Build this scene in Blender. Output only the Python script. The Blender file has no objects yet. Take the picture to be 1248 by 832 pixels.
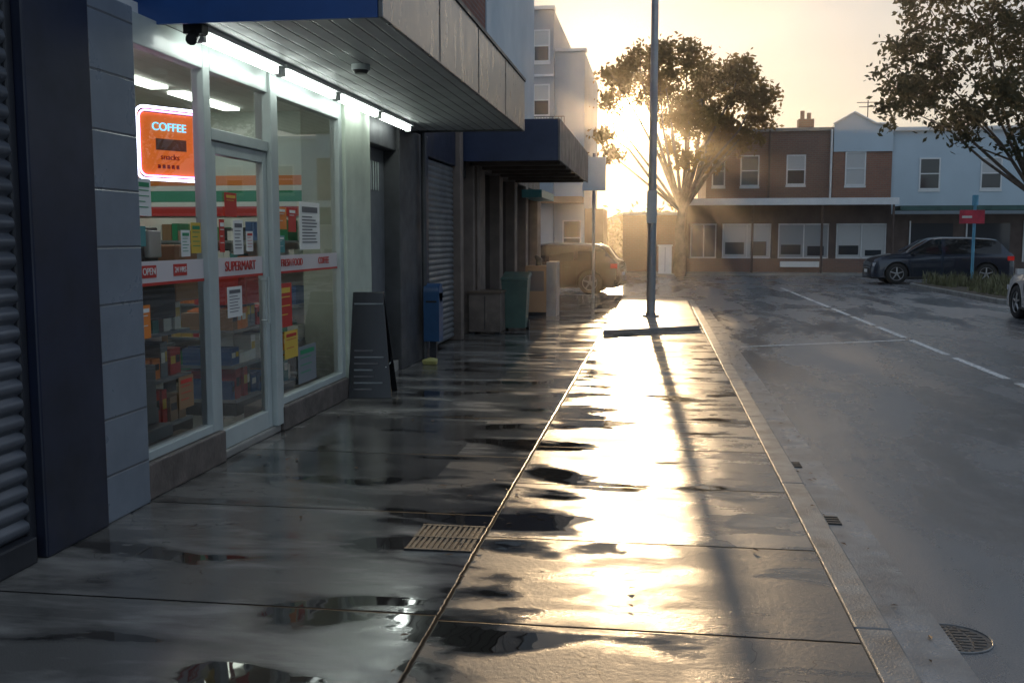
import bpy, bmesh, math, random
from mathutils import Vector, Matrix
random.seed(7)
R=math.radians
scene=bpy.context.scene
scene.view_settings.view_transform='Standard'
scene.view_settings.look='None'
scene.view_settings.exposure=0

# ------------------------------------------------------------------ node helpers
class NT:
    def __init__(s,name):
        s.m=bpy.data.materials.new(name); s.m.use_nodes=True
        s.t=s.m.node_tree; s.t.nodes.clear()
        s.out=s.t.nodes.new('ShaderNodeOutputMaterial')
    def n(s,typ,**kw):
        x=s.t.nodes.new(typ)
        for k,v in kw.items(): setattr(x,k,v)
        return x
    def l(s,a,b): s.t.links.new(a,b)
    def setin(s,sock,v):
        if isinstance(v,bpy.types.NodeSocket): s.l(v,sock)
        elif isinstance(v,(tuple,list)):
            sock.default_value=(*v,1) if (len(v)==3 and sock.type=='RGBA') else v
        else: sock.default_value=v
    def math(s,op,a,b=0.0,c=None,clamp=False):
        x=s.n('ShaderNodeMath',operation=op); x.use_clamp=clamp
        s.setin(x.inputs[0],a); s.setin(x.inputs[1],b)
        if c is not None: s.setin(x.inputs[2],c)
        return x.outputs[0]
    def mix(s,f,a,b):
        x=s.n('ShaderNodeMix',data_type='RGBA')
        s.setin(x.inputs[0],f); s.setin(x.inputs[6],a); s.setin(x.inputs[7],b)
        return x.outputs[2]
    def mixf(s,f,a,b):
        x=s.n('ShaderNodeMix',data_type='FLOAT')
        s.setin(x.inputs[0],f); s.setin(x.inputs[2],a); s.setin(x.inputs[3],b)
        return x.outputs[0]
    def pos(s):
        return s.n('ShaderNodeNewGeometry').outputs['Position']
    def scale(s,v,sc):
        x=s.n('ShaderNodeVectorMath',operation='MULTIPLY'); s.l(v,x.inputs[0]); x.inputs[1].default_value=sc
        return x.outputs[0]
    def noise(s,v,scale,detail=3,rough=.55,dist=0):
        x=s.n('ShaderNodeTexNoise'); s.l(v,x.inputs['Vector'])
        x.inputs['Scale'].default_value=scale; x.inputs['Detail'].default_value=detail
        x.inputs['Roughness'].default_value=rough; x.inputs['Distortion'].default_value=dist
        return x.outputs['Fac']
    def mr(s,v,a,b,c=0.,d=1.):
        x=s.n('ShaderNodeMapRange'); s.l(v,x.inputs[0])
        x.inputs[1].default_value=a;x.inputs[2].default_value=b
        s.setin(x.inputs[3],c); s.setin(x.inputs[4],d)
        return x.outputs[0]
    def sep(s,v):
        x=s.n('ShaderNodeSeparateXYZ'); s.l(v,x.inputs[0]); return x.outputs
    def groove(s,c,pitch,off,w):
        a=s.math('MULTIPLY_ADD',c,1/pitch,off/pitch)
        f=s.math('FRACT',a)
        d=s.math('ABSOLUTE',s.math('SUBTRACT',f,.5))
        d=s.math('MULTIPLY',s.math('SUBTRACT',.5,d),pitch)
        return s.mr(d,w*.5,w,1.,0.)
    def bump(s,h,dist,strength=1.,normal=None):
        x=s.n('ShaderNodeBump'); s.l(h,x.inputs['Height']); x.inputs['Distance'].default_value=dist
        s.setin(x.inputs['Strength'],strength)
        if normal is not None: s.l(normal,x.inputs['Normal'])
        return x.outputs[0]
    def pr(s,**kw):
        x=s.n('ShaderNodeBsdfPrincipled')
        for k,v in kw.items(): s.setin(x.inputs[k.replace('_',' ')],v)
        s.l(x.outputs[0],s.out.inputs[0]); return x

def M(name,col,rough=.6,metal=0.,var=.25,vscale=3.,bump=.0,bscale=40.,spec=.5,coat=0.,grime=0.):
    t=NT(name); p=t.pos()
    nz=t.noise(p,vscale,3,.6)
    lo=tuple(c*(1-var) for c in col); hi=tuple(min(1,c*(1+var)) for c in col)
    c=t.mix(t.mr(nz,.3,.7),lo,hi)
    if grime:
        z=t.sep(p)[2]
        g=t.math('MULTIPLY',t.mr(z,0.,.9,1.,0.),t.mr(t.noise(p,7,3),.3,.6))
        c=t.mix(t.math('MULTIPLY',g,grime),c,(.03,.028,.025))
    r=t.mr(nz,.3,.7,min(1,rough*1.2),max(.02,rough*.8))
    kw=dict(Base_Color=c,Roughness=r,Metallic=metal)
    b=t.pr(**kw); b.inputs['Specular IOR Level'].default_value=spec
    b.inputs['Coat Weight'].default_value=coat
    if bump: t.l(t.bump(t.noise(p,bscale,3),bump),b.inputs['Normal'])
    return t.m
def MS(name,col,rough=.5):
    t=NT(name); t.pr(Base_Color=col,Roughness=rough); return t.m
def ME(name,col,strength,base=(.5,.5,.5)):
    t=NT(name); b=t.pr(Base_Color=base,Roughness=.4)
    b.inputs['Emission Color'].default_value=(*col,1); b.inputs['Emission Strength'].default_value=strength
    return t.m
def Mgroove(name,col,gcol,grooves,rough=.5,w=.012,var=.15,bump=.004,metal=0,coat=0):
    t=NT(name); p=t.pos(); s=t.sep(p)
    g=None
    for ax,pitch,off in grooves:
        q=t.groove(s[ax],pitch,off,w)
        g=q if g is None else t.math('MAXIMUM',g,q)
    nz=t.noise(p,2.5,4,.6)
    c=t.mix(t.mr(nz,.3,.7),tuple(x*(1-var) for x in col),tuple(x*(1+var) for x in col))
    c=t.mix(g,c,gcol)
    b=t.pr(Base_Color=c,Roughness=t.mr(nz,.3,.7,rough*1.25,rough*.75),Metallic=metal)
    b.inputs['Coat Weight'].default_value=coat
    t.l(t.bump(t.math('SUBTRACT',1.,g),bump),b.inputs['Normal'])
    return t.m
def Mbrick(name,c1,c2,mortar,scale=1.,dirt=.3):
    t=NT(name); p=t.pos(); s=t.sep(p)
    u=t.math('ADD',s[0],s[1])
    cx=t.n('ShaderNodeCombineXYZ'); t.l(u,cx.inputs[0]); t.l(s[2],cx.inputs[1])
    br=t.n('ShaderNodeTexBrick'); t.l(cx.outputs[0],br.inputs['Vector'])
    br.inputs['Scale'].default_value=scale
    br.inputs['Brick Width'].default_value=.24; br.inputs['Row Height'].default_value=.086
    br.inputs['Mortar Size'].default_value=.008
    br.inputs['Color1'].default_value=(*c1,1); br.inputs['Color2'].default_value=(*c2,1); br.inputs['Mortar'].default_value=(*mortar,1)
    c=t.mix(t.math('MULTIPLY',t.mr(t.noise(p,.8,4),.4,.7),dirt),br.outputs[0],(.04,.03,.025))
    t.pr(Base_Color=c,Roughness=.85)
    return t.m
def Mglass(name,tint=(.9,.95,.93),refl=1.,f0=1.5):
    t=NT(name)
    tr=t.n('ShaderNodeBsdfTransparent'); tr.inputs[0].default_value=(*tint,1)
    gl=t.n('ShaderNodeBsdfGlossy'); gl.inputs['Roughness'].default_value=.015
    gl.inputs[0].default_value=(.95,.97,1,1)
    fr=t.n('ShaderNodeFresnel'); fr.inputs[0].default_value=f0
    mx=t.n('ShaderNodeMixShader'); t.l(t.math('MULTIPLY',fr.outputs[0],refl,clamp=True),mx.inputs[0])
    t.l(tr.outputs[0],mx.inputs[1]); t.l(gl.outputs[0],mx.inputs[2])
    t.l(mx.outputs[0],t.out.inputs[0]); return t.m

# ------------------------------------------------------------------ mesh builder
class B:
    def __init__(s): s.v=[];s.f=[];s.mi=[];s.mats=[];s.sm=[]
    def mid(s,m):
        if m not in s.mats: s.mats.append(m)
        return s.mats.index(m)
    def poly(s,pts,m,smooth=False):
        n=len(s.v); s.v+= [tuple(p) for p in pts]; s.f.append(tuple(range(n,n+len(pts)))); s.mi.append(s.mid(m)); s.sm.append(smooth)
    def faces(s,vs,fs,m,smooth=False):
        n=len(s.v); s.v+=[tuple(p) for p in vs]
        for f in fs: s.f.append(tuple(n+i for i in f)); s.mi.append(s.mid(m)); s.sm.append(smooth)
    def box(s,x0,x1,y0,y1,z0,z1,m,rot=0,c=None):
        vs=[(x,y,z) for z in (z0,z1) for y in (y0,y1) for x in (x0,x1)]
        if rot:
            cx,cy=c if c else ((x0+x1)/2,(y0+y1)/2)
            ca,sa=math.cos(rot),math.sin(rot)
            vs=[(cx+(x-cx)*ca-(y-cy)*sa,cy+(x-cx)*sa+(y-cy)*ca,z) for x,y,z in vs]
        s.faces(vs,[(0,2,3,1),(4,5,7,6),(0,1,5,4),(2,6,7,3),(0,4,6,2),(1,3,7,5)],m)
    def tube(s,pts,rad,m,seg=10,cap=True,smooth=True):
        pts=[Vector(p) for p in pts]
        if not isinstance(rad,(list,tuple)): rad=[rad]*len(pts)
        vs=[];fs=[]
        prev=None
        for i,p in enumerate(pts):
            d=(pts[min(i+1,len(pts)-1)]-pts[max(i-1,0)]).normalized()
            a=Vector((1,0,0)) if abs(d.x)<.8 else Vector((0,1,0))
            if prev is not None: a=prev
            u=(a-d*a.dot(d)).normalized(); w=d.cross(u); prev=u
            for k in range(seg):
                t=2*math.pi*k/seg
                vs.append(p+(u*math.cos(t)+w*math.sin(t))*rad[i])
        for i in range(len(pts)-1):
            for k in range(seg):
                a=i*seg+k;b=i*seg+(k+1)%seg
                fs.append((a,b,b+seg,a+seg))
        s.faces(vs,fs,m,smooth)
        if cap:
            s.poly(vs[:seg][::-1],m); s.poly(vs[-seg:],m)
    def cyl(s,x,y,z0,z1,r,m,seg=24,r2=None):
        s.tube([(x,y,z0),(x,y,z1)],[r,r2 if r2 is not None else r],m,seg)
    def build(s,name,parent=None,bevel=0.,segs=2):
        me=bpy.data.meshes.new(name); me.from_pydata(s.v,[],s.f)
        for m in s.mats: me.materials.append(m)
        me.polygons.foreach_set('material_index',s.mi)
        me.polygons.foreach_set('use_smooth',s.sm)
        me.update()
        o=bpy.data.objects.new(name,me); scene.collection.objects.link(o)
        if parent: o.parent=parent
        if bevel:
            bv=o.modifiers.new('bevel','BEVEL'); bv.width=bevel; bv.segments=segs; bv.limit_method='ANGLE'; bv.angle_limit=R(40)
        return o
def E(name,loc=(0,0,0),rz=0):
    o=bpy.data.objects.new(name,None); scene.collection.objects.link(o); o.location=loc; o.rotation_euler=(0,0,rz)
    o.empty_display_size=.3
    return o
def text(body,size,loc,rot,m,parent,name='lettering',ext=.002,align='CENTER'):
    c=bpy.data.curves.new(name,'FONT'); c.body=body; c.size=size; c.extrude=ext; c.align_x=align; c.align_y='CENTER'
    c.materials.append(m)
    o=bpy.data.objects.new(name,c); scene.collection.objects.link(o); o.location=loc; o.rotation_euler=rot; o.parent=parent
    return o

# ------------------------------------------------------------------ SKY / SUN
S=Vector((-.0302,1.0,.1138)).normalized()
w=bpy.data.worlds.new('World'); scene.world=w; w.use_nodes=True
nt=w.node_tree; nt.nodes.clear()
sky=nt.nodes.new('ShaderNodeTexSky'); sky.sky_type='NISHITA'; sky.sun_disc=False
sky.sun_elevation=R(6.5); sky.sun_rotation=R(-1.73); sky.air_density=1.0; sky.dust_density=.6; sky.ozone_density=1.5
tc=nt.nodes.new('ShaderNodeTexCoord')
dt=nt.nodes.new('ShaderNodeVectorMath'); dt.operation='DOT_PRODUCT'; nt.links.new(tc.outputs['Generated'],dt.inputs[0]); dt.inputs[1].default_value=S
def wm(op,a,b):
    x=nt.nodes.new('ShaderNodeMath'); x.operation=op
    for i,v in enumerate((a,b)):
        if isinstance(v,(int,float)): x.inputs[i].default_value=v
        else: nt.links.new(v,x.inputs[i])
    return x.outputs[0]
def bgnode(col,st):
    b=nt.nodes.new('ShaderNodeBackground')
    b.inputs[0].default_value=(*col,1)
    if isinstance(st,(int,float)): b.inputs[1].default_value=st
    else: nt.links.new(st,b.inputs[1])
    return b.outputs[0]
def addn(a,b):
    x=nt.nodes.new('ShaderNodeAddShader'); nt.links.new(a,x.inputs[0]); nt.links.new(b,x.inputs[1]); return x.outputs[0]
d0=wm('MAXIMUM',dt.outputs['Value'],0.)
core=wm('MULTIPLY',wm('POWER',d0,6500),28.)
halo=wm('MULTIPLY',wm('POWER',d0,280),1.1)
wide=wm('MULTIPLY',wm('POWER',d0,7),.33)
bg=nt.nodes.new('ShaderNodeBackground'); nt.links.new(sky.outputs[0],bg.inputs[0])
d4=wm('POWER',d0,4)
nt.links.new(wm('SUBTRACT',.05,wm('MULTIPLY',d4,.024)),bg.inputs[1])
cn=nt.nodes.new('ShaderNodeTexNoise'); cmap=nt.nodes.new('ShaderNodeVectorMath'); cmap.operation='MULTIPLY'; cmap.inputs[1].default_value=(1,1,3.5)
nt.links.new(tc.outputs['Generated'],cmap.inputs[0]); nt.links.new(cmap.outputs[0],cn.inputs['Vector']); cn.inputs['Scale'].default_value=2.5; cn.inputs['Detail'].default_value=4
cl=wm('ADD',wm('MULTIPLY',cn.outputs['Fac'],.6),.70)
fill=wm('MULTIPLY',cl,wm('SUBTRACT',.60,wm('MULTIPLY',wm('POWER',d0,2),.34)))
o_=addn(bg.outputs[0],bgnode((1,.72,.36),wm('ADD',core,halo)))
o_=addn(o_,bgnode((1,.84,.64),wm('MULTIPLY',wide,cl)))
o_=addn(o_,bgnode((.58,.69,.86),fill))
wo=nt.nodes.new('ShaderNodeOutputWorld'); nt.links.new(o_,wo.inputs[0])
sl=bpy.data.lights.new('sun','SUN'); sl.energy=2.4; sl.angle=R(.7); sl.color=(1,.69,.38)
so=bpy.data.objects.new('sun',sl); scene.collection.objects.link(so); so.rotation_euler=S.to_track_quat('Z','Y').to_euler()

# ------------------------------------------------------------------ CAMERA
cam=bpy.data.cameras.new('camera'); co=bpy.data.objects.new('camera',cam); scene.collection.objects.link(co)
co.location=(0,0,1.55); co.rotation_euler=(R(90-5.93),0,R(8.25)); cam.lens=35; cam.sensor_width=36; cam.clip_end=3000; cam.clip_start=.05
scene.camera=co

# ------------------------------------------------------------------ GROUND MATERIALS
def footpath_mat(name,pitchL=1.5,pitchR=1.15,split=-.87,base=(.21,.20,.185)):
    t=NT(name); p=t.pos(); s=t.sep(p)
    right=t.math('GREATER_THAN',s[0],split)
    left=t.math('SUBTRACT',1.,right)
    n9=t.noise(p,9,3)
    gx=t.mr(t.math('ABSOLUTE',t.math('SUBTRACT',s[0],t.math('MULTIPLY_ADD',n9,.016,split-.008))),.004,.013,1.,0.)
    yy=t.math('MULTIPLY_ADD',n9,.012,s[1])
    gl=t.math('MULTIPLY',t.groove(yy,pitchL,.6,.011),left)
    gr=t.math('MULTIPLY',t.groove(yy,pitchR,.75,.011),right)
    g=t.math('MAXIMUM',gx,t.math('MAXIMUM',gl,gr))
    ck=t.math('ABSOLUTE',t.math('SUBTRACT',t.noise(p,1.3,4,.7,.6),.5))
    ckm=t.math('MULTIPLY',t.mr(ck,.0,.0035,1.,0.),t.mr(t.noise(p,.45,1),.46,.52))
    gk=t.math('MAXIMUM',g,ckm)
    idl=t.math('FLOOR',t.math('DIVIDE',t.math('ADD',s[1],.6),pitchL)); idr=t.math('FLOOR',t.math('DIVIDE',t.math('ADD',s[1],.75),pitchR))
    cid=t.math('ADD',t.mixf(right,idl,idr),t.math('MULTIPLY',right,37.3))
    wn=t.n('ShaderNodeTexWhiteNoise',noise_dimensions='1D'); t.l(cid,wn.inputs['W'])
    tone=t.mr(wn.outputs['Value'],0,1,.66,1.28)
    n1=t.noise(t.scale(p,(.55,1.7,1)),1.4,5,.62,.3)
    wet=t.mr(t.math('ADD',n1,t.math('MULTIPLY',wn.outputs['Value'],.10)),.48,.62)
    n2=t.noise(t.scale(p,(.95,2.2,1)),1.15,4,.5,.35)
    dx=t.math('DIVIDE',t.math('SUBTRACT',s[0],split+.27),.34)
    gz=t.math('MULTIPLY',t.math('POWER',2.718,t.math('MULTIPLY',t.math('MULTIPLY',dx,dx),-1.)),.135)
    n2b=t.math('ADD',n2,t.math('ADD',gz,t.math('MULTIPLY',left,.05)))
    n2b=t.math('ADD',n2b,t.math('MULTIPLY',t.math('SUBTRACT',n9,.5),.06))
    pud=t.mr(n2b,.64,.665)
    # recessed, darker wet slab at the shop door
    mx=t.mr(t.math('ABSOLUTE',t.math('ADD',s[0],2.13)),.72,.735,1.,0.)
    my=t.mr(t.math('ABSOLUTE',t.math('SUBTRACT',s[1],7.2)),1.02,1.035,1.,0.)
    door=t.math('MULTIPLY',t.math('MULTIPLY',mx,my),t.mr(n1,.3,.5,.6,.95))
    damp=t.math('MAXIMUM',t.mr(n2b,.54,.645),door)
    ag=t.noise(p,240,2,.6); ag2=t.noise(p,45,3,.6)
    c=t.mix(wet,base,tuple(x*.50 for x in base))
    c=t.mix(t.math('MULTIPLY',damp,.8),c,tuple(x*.28 for x in base))
    c=t.mix(pud,c,(.022,.020,.018))
    vm=t.n('ShaderNodeVectorMath',operation='SCALE'); t.l(c,vm.inputs[0]); t.l(t.math('MULTIPLY',tone,t.mr(ag,.25,.75,.65,1.35)),vm.inputs['Scale'])
    c=t.mix(gk,vm.outputs[0],(.014,.013,.012))
    r=t.mixf(wet,.50,.22)
    r=t.math('MULTIPLY_ADD',t.math('SUBTRACT',ag2,.5),.2,r)
    r=t.mixf(left,r,t.math('MULTIPLY',r,.50))
    r=t.mixf(damp,r,.10); r=t.mixf(pud,r,.03)
    r=t.mixf(g,r,.9)
    b=t.pr(Base_Color=c,Roughness=r)
    t.l(t.mixf(g,t.mixf(wet,.42,.65),.05),b.inputs['Specular IOR Level'])
    dry=t.math('SUBTRACT',1.,t.math('MAXIMUM',pud,t.math('MULTIPLY',damp,.7)))
    dry=t.math('MULTIPLY',dry,t.mixf(left,.75,.34))
    h=t.math('ADD',t.math('MULTIPLY',ag,.0014),t.math('MULTIPLY',ag2,.0024))
    nb=t.bump(h,1.,dry)
    h2=t.math('MULTIPLY',t.noise(p,2.6,2),t.mixf(left,.007,.004))
    h2=t.math('SUBTRACT',h2,t.math('MULTIPLY',g,.003))
    t.l(t.bump(h2,1.,.7,nb),b.inputs['Normal'])
    return t.m
def asphalt_mat():
    t=NT('asphalt'); p=t.pos(); s=t.sep(p)
    a=t.noise(p,130,2,.75)
    big=t.noise(t.scale(p,(1.4,.35,1)),.7,5,.65,.4)
    sm=t.noise(t.scale(p,(1.,.6,1)),5,3,.6)
    wet=t.mr(t.math('MULTIPLY_ADD',sm,.25,big),.54,.72)
    c=t.mix(t.mr(a,.32,.68),(.055,.058,.064),(.20,.205,.215))
    c=t.mix(t.math('MULTIPLY',wet,.5),c,(.05,.052,.058))
    r=t.mixf(wet,.36,.17)
    r=t.math('MULTIPLY_ADD',t.math('SUBTRACT',a,.5),.2,r)
    b=t.pr(Base_Color=c,Roughness=r); b.inputs['Specular IOR Level'].default_value=1.0
    h=t.math('ADD',t.math('MULTIPLY',a,.0032),t.math('MULTIPLY',sm,.003))
    t.l(t.bump(h,1.,t.mixf(wet,.75,.35)),b.inputs['Normal'])
    return t.m
m_foot=footpath_mat('wet_concrete')
m_asph=asphalt_mat()
m_kerb=M('kerb_concrete',(.20,.195,.185),.45,var=.4,vscale=5,bump=.003,bscale=90)
m_gut=M('gutter_concrete',(.20,.20,.20),.3,var=.55,vscale=3,bump=.003,bscale=90)
m_pad=M('pad_concrete',(.20,.195,.185),.4,var=.4,vscale=2,bump=.003,bscale=90)
m_conc=M('concrete',(.26,.25,.23),.5,var=.25,vscale=2,bump=.003,bscale=60)
t=NT('road_paint'); p=t.pos()
wr=t.mr(t.noise(p,28,4,.7),.38,.52)
b=t.pr(Base_Color=t.mix(wr,(.16,.16,.16),(.80,.79,.76)),Roughness=.45)
t.l(t.bump(t.noise(p,190,2),.003),b.inputs['Normal']); m_paint=t.m

o=B(); o.box(-400,400,-200,600,-1,-.16,M('earth',(.10,.09,.07),.9,var=.4,vscale=.3)); o.build('ground')
o=B(); o.box(-120,120,-60,45.2,-.5,-.10,m_asph); o.build('road')

def slab(name,pts,z0,z1,m,bevel=.012,parent=None):
    b=B(); n=len(pts)
    vs=[(x,y,z0) for x,y in pts]+[(x,y,z1) for x,y in pts]
    fs=[tuple(range(n))[::-1],tuple(range(n,2*n))]+[(i,(i+1)%n,n+(i+1)%n,n+i) for i in range(n)]
    b.faces(vs,fs,m); return b.build(name,parent,bevel)
def arc(cx,cy,r,a0,a1,n=8): return [(cx+r*math.cos(R(a0+(a1-a0)*i/n)),cy+r*math.sin(R(a0+(a1-a0)*i/n))) for i in range(n+1)]
slab('footpath',[(-3.4,-8),(.80,-8)]+arc(-1.2,25.2,2.0,0,90)+[(-3.4,27.2)],-.3,0,m_foot,0)
kp=E('kerb')
b=B()
ys=[-8+ i*2.4 for i in range(14)]+[25.2]
for i in range(len(ys)-1):
    b.box(.804,.95,ys[i]+.003,ys[i+1]-.003,-.3,.002,m_kerb)
b.build('kerb_run',kp,.010,3)
o_=arc(-1.2,25.2,2.15,0,90); i_=arc(-1.2,25.2,2.006,0,90)
slab('kerb_corner',o_+i_[::-1],-.3,.003,m_kerb,.012,kp)
slab('kerb_return',[(-60,27.206),(-1.2,27.206),(-1.2,27.35),(-60,27.35)],-.3,.003,m_kerb,.012,kp)
b=B(); b.box(.95,1.22,-8,25.2,-.3,-.094,m_gut); b.build('gutter')
slab('raised_pavement',[(-.84,16.0),(.74,17.1),(.74,24.6),(.2,25.8),(-.6,25.9),(-.84,24.5)],-.02,.075,m_pad,.02)
slab('pavement',[(-60,22.5),(-3.405,22.5),(-3.405,27.2),(-60,27.2)],-.3,-.001,m_conc,0)
mk=E('road_marking')
b=B()
y=5.
while y<34:
    b.box(4.05,4.15,y,y+2.05,-.0995,-.096,m_paint); y+=2.45
b.faces([(1.28,15.34,-.096),(4.0,16.74,-.096),(4.0,16.86,-.096),(1.28,15.46,-.096)],[(0,1,2,3)],m_paint)
b.build('painted_lines',mk)
m_iron=M('cast_iron',(.07,.07,.07),.45,metal=.5,var=.4,vscale=30,bump=.002,bscale=80)
m_black=MS('black_void',(.006,.006,.006),.6)
mh=E('manhole_cover',(1.24,4.2,-.0975))
b=B(); b.tube([(0,0,-.02),(0,0,0)],.15,m_iron,40)
for i in range(9):
    yy=-.12+i*.03; hw=math.sqrt(max(0,.13**2-yy*yy))
    for q in range(4):
        xa=-hw+q*hw/2; b.box(xa+.006,xa+hw/2-.006,yy-.008,yy+.008,.0,.002,m_iron)
b.tube([(.15*math.cos(R(a)),.15*math.sin(R(a)),.0) for a in range(0,361,12)],.004,m_gut,6,False)
b.build('cover',mh)
for (x,y,r_) in ((1.02,5.9,.06),(1.0,7.35,.06)):
    d=E('stormwater_drain',(x,y,-.094)); b=B(); b.box(-r_,r_,-.09,.09,-.01,.003,m_black)
    for i in range(4): b.box(-r_,r_,-.075+i*.045,-.06+i*.045,.003,.007,m_iron)
    b.build('grating',d)
g=E('drain_grate',(-1.06,4.93,.0),R(0)); b=B()
b.box(-.17,.17,-.21,.21,.001,.004,m_black)
for i in range(12):
    x=-.158+i*.0287
    b.box(x-.008,x+.008,-.2,-.012,.004,.009,m_iron); b.box(x-.008,x+.008,.012,.2,.004,.009,m_iron)
for yy in (-.206,0,.206): b.box(-.17,.17,yy-.010,yy+.010,.004,.010,m_iron)
b.build('bars',g)
ml_l=MS('dead_leaf',(.12,.06,.025),.6)
b=B(); rl=random.Random(4)
for i in range(170):
    x=rl.choice([rl.gauss(-.87,.12),rl.uniform(-2.8,.9),rl.gauss(1.05,.08)]); y=rl.uniform(3.2,16); z=.006 if x<.95 else -.088
    a=rl.uniform(0,6.3); L=rl.uniform(.012,.028); W=L*.4
    b.faces([(x+L*math.cos(a),y+L*math.sin(a),z),(x-W*math.sin(a),y+W*math.cos(a),z+.006),(x-L*math.cos(a),y-L*math.sin(a),z+.002),(x+W*math.sin(a),y-W*math.cos(a),z+.004)],[(0,1,2,3)],ml_l)
b.build('leaf_litter')

# ------------------------------------------------------------------ STORE
m_alu=M('aluminium_frame',(.42,.47,.46),.4,var=.08,coat=.2)
m_dark=M('dark_metal',(.025,.027,.034),.45,var=.3)
m_navy=M('navy_paint',(.012,.017,.038),.4,var=.3,grime=.3)
m_blue=M('blue_fascia_paint',(.03,.09,.28),.35,var=.15)
m_tile=Mgroove('blue_grey_tile',(.19,.22,.26),(.11,.12,.135),[(2,.31,.05)],rough=.3,w=.008,bump=.003)
m_cream=M('cream_render',(.50,.56,.47),.55,var=.1,bump=.001,grime=.5)
m_plinth=M('brown_plinth',(.12,.10,.09),.4,var=.35,vscale=6,bump=.003)
m_soff=Mgroove('soffit_panel',(.45,.47,.46),(.14,.14,.14),[(0,.115,.0)],rough=.45,w=.010,var=.06,bump=.006)
t=NT('fascia_steel'); p=t.pos()
st=t.noise(t.scale(p,(1,3.,.6)),3.,4,.7)
t.pr(Base_Color=t.mix(t.mr(st,.35,.65),(.17,.17,.175),(.32,.32,.32)),Roughness=t.mr(st,.3,.7,.22,.42),Metallic=.7)
m_fasc=t.m
m_glass=Mglass('shop_glass',refl=1.3)
m_white=M('white_paint',(.72,.73,.72),.5,var=.06)
m_inter=M('shop_wall',(.55,.62,.57),.5,var=.06)
m_floor=M('shop_floor',(.30,.30,.29),.25,var=.1)
m_tube=ME('fluorescent_tube',(.90,1.,.93),11.)
m_panel=ME('ceiling_light_panel',(.95,1.,.88),6.)
m_red=MS('red_plastic',(.50,.03,.02),.4); m_green=MS('green_plastic',(.02,.25,.11),.4); m_orange=MS('orange_plastic',(.75,.22,.03),.4)
m_yel=MS('yellow_plastic',(.68,.46,.06),.4); m_bluep=MS('blue_plastic',(.05,.12,.30),.4); m_pink=MS('pink_plastic',(.42,.16,.22),.4)
m_teal=MS('teal_plastic',(.07,.26,.26),.4); m_blk=MS('black_plastic',(.02,.02,.02),.35); m_wp=MS('white_paper',(.75,.75,.72),.6)
m_tx=MS('print_grey',(.12,.12,.13),.6); m_brn=MS('brown_card',(.28,.17,.09),.7); m_gry=MS('grey_pack',(.2,.22,.24),.5)
prods=[m_red,m_green,m_yel,m_bluep,m_blk,m_wp,m_brn,m_wp,m_gry,m_red,m_blk,m_brn,m_teal,m_orange,m_red]

def shutter(b,x,y0,y1,z0,z1,pitch,m,dep=.022):
    n=int((z1-z0)/pitch); vs=[];fs=[]
    prof=[(0,0),(dep*.7,.18),(dep,.45),(dep*.8,.75),(0,.93)]
    for i in range(n):
        for dx,f in prof:
            z=z0+(i+f)*pitch
            vs+= [(x+dx,y0,z),(x+dx,y1,z)]
    for i in range(len(vs)//2-1): fs.append((2*i,2*i+1,2*i+3,2*i+2))
    b.faces(vs,fs,m,True)

st=E('convenience_store')
b=B()
b.box(-3.4,-2.93,4.9,5.38,0,2.84,m_tile)
b.build('tiled_pillar',st,.01)
b=B()
b.box(-3.3,-2.95,5.382,6.48,0,.22,m_plinth); b.box(-3.3,-2.95,7.58,9.28,0,.20,m_plinth)
b.box(-3.3,-2.98,6.482,7.578,0,.06,m_conc)
b.build('plinth',st,.012)
b=B()
def fr(y0,y1,z0,z1,x0=-3.07,x1=-2.985): b.box(x0,x1,y0,y1,z0,z1,m_alu)
fr(5.384,5.45,.222,2.84); fr(6.36,6.46,.222,2.84); fr(7.46,7.60,.062,2.84,-3.09,-2.96); fr(9.20,9.298,.202,2.84)
fr(5.452,6.358,.222,.28); fr(5.452,6.358,2.66,2.84); 
fr(6.462,7.458,2.66,2.84); fr(6.462,7.458,2.21,2.29)
fr(7.602,9.198,.202,.26); fr(7.602,9.198,2.66,2.84)
fr(6.47,6.545,.062,2.205,-3.06,-3.0); fr(7.375,7.452,.062,2.205,-3.06,-3.0); fr(6.547,7.373,.062,.20,-3.06,-3.0); fr(6.547,7.373,2.12,2.205,-3.06,-3.0)
b.build('window_frames',st,.006)
b=B(); b.tube([(-2.94,7.28,.9),(-2.94,7.28,1.25)],.010,m_alu,8); b.tube([(-3.0,7.28,.92),(-2.94,7.28,.92)],.008,m_alu,6);b.tube([(-3.0,7.28,1.23),(-2.94,7.28,1.23)],.008,m_alu,6)
b.build('door_handle',st)
b=B()
def gp(y0,y1,z0,z1): b.poly([(-3.03,y0,z0),(-3.03,y1,z0),(-3.03,y1,z1),(-3.03,y0,z1)],m_glass)
gp(5.45,6.36,.28,2.66); gp(6.545,7.375,.2,2.12); gp(6.46,7.46,2.29,2.66); gp(7.6,9.2,.26,2.66)
b.build('glazing',st)
b=B()
b.box(-3.4,-2.95,9.3,10.12,0,2.84,m_cream)
b.build('cream_pillar',st,.01)
b=B()
b.box(-7.2,-3.302,5.0,10.3,-.2,.05,m_floor); b.box(-7.4,-7.2,5.0,10.3,-.2,2.9,m_inter)
b.box(-7.2,-3.41,10.1,10.3,.05,2.9,m_inter); b.box(-7.2,-3.41,5.0,5.2,.05,2.9,m_inter)
b.box(-7.2,-3.1,5.2,10.1,2.86,2.95,m_white)
b.build('shop_interior',st)
b=B()
for (z0,z1,m) in ((2.10,2.20,m_orange),(2.045,2.098,m_wp),(1.93,2.043,m_green),(1.88,1.928,m_wp),(1.78,1.878,m_red)):
    b.box(-7.15,-3.45,10.06,10.098,z0,z1,m); b.box(-7.198,-7.16,5.25,10.05,z0,z1,m)
b.build('stripe_band',st)
b=B()
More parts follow.
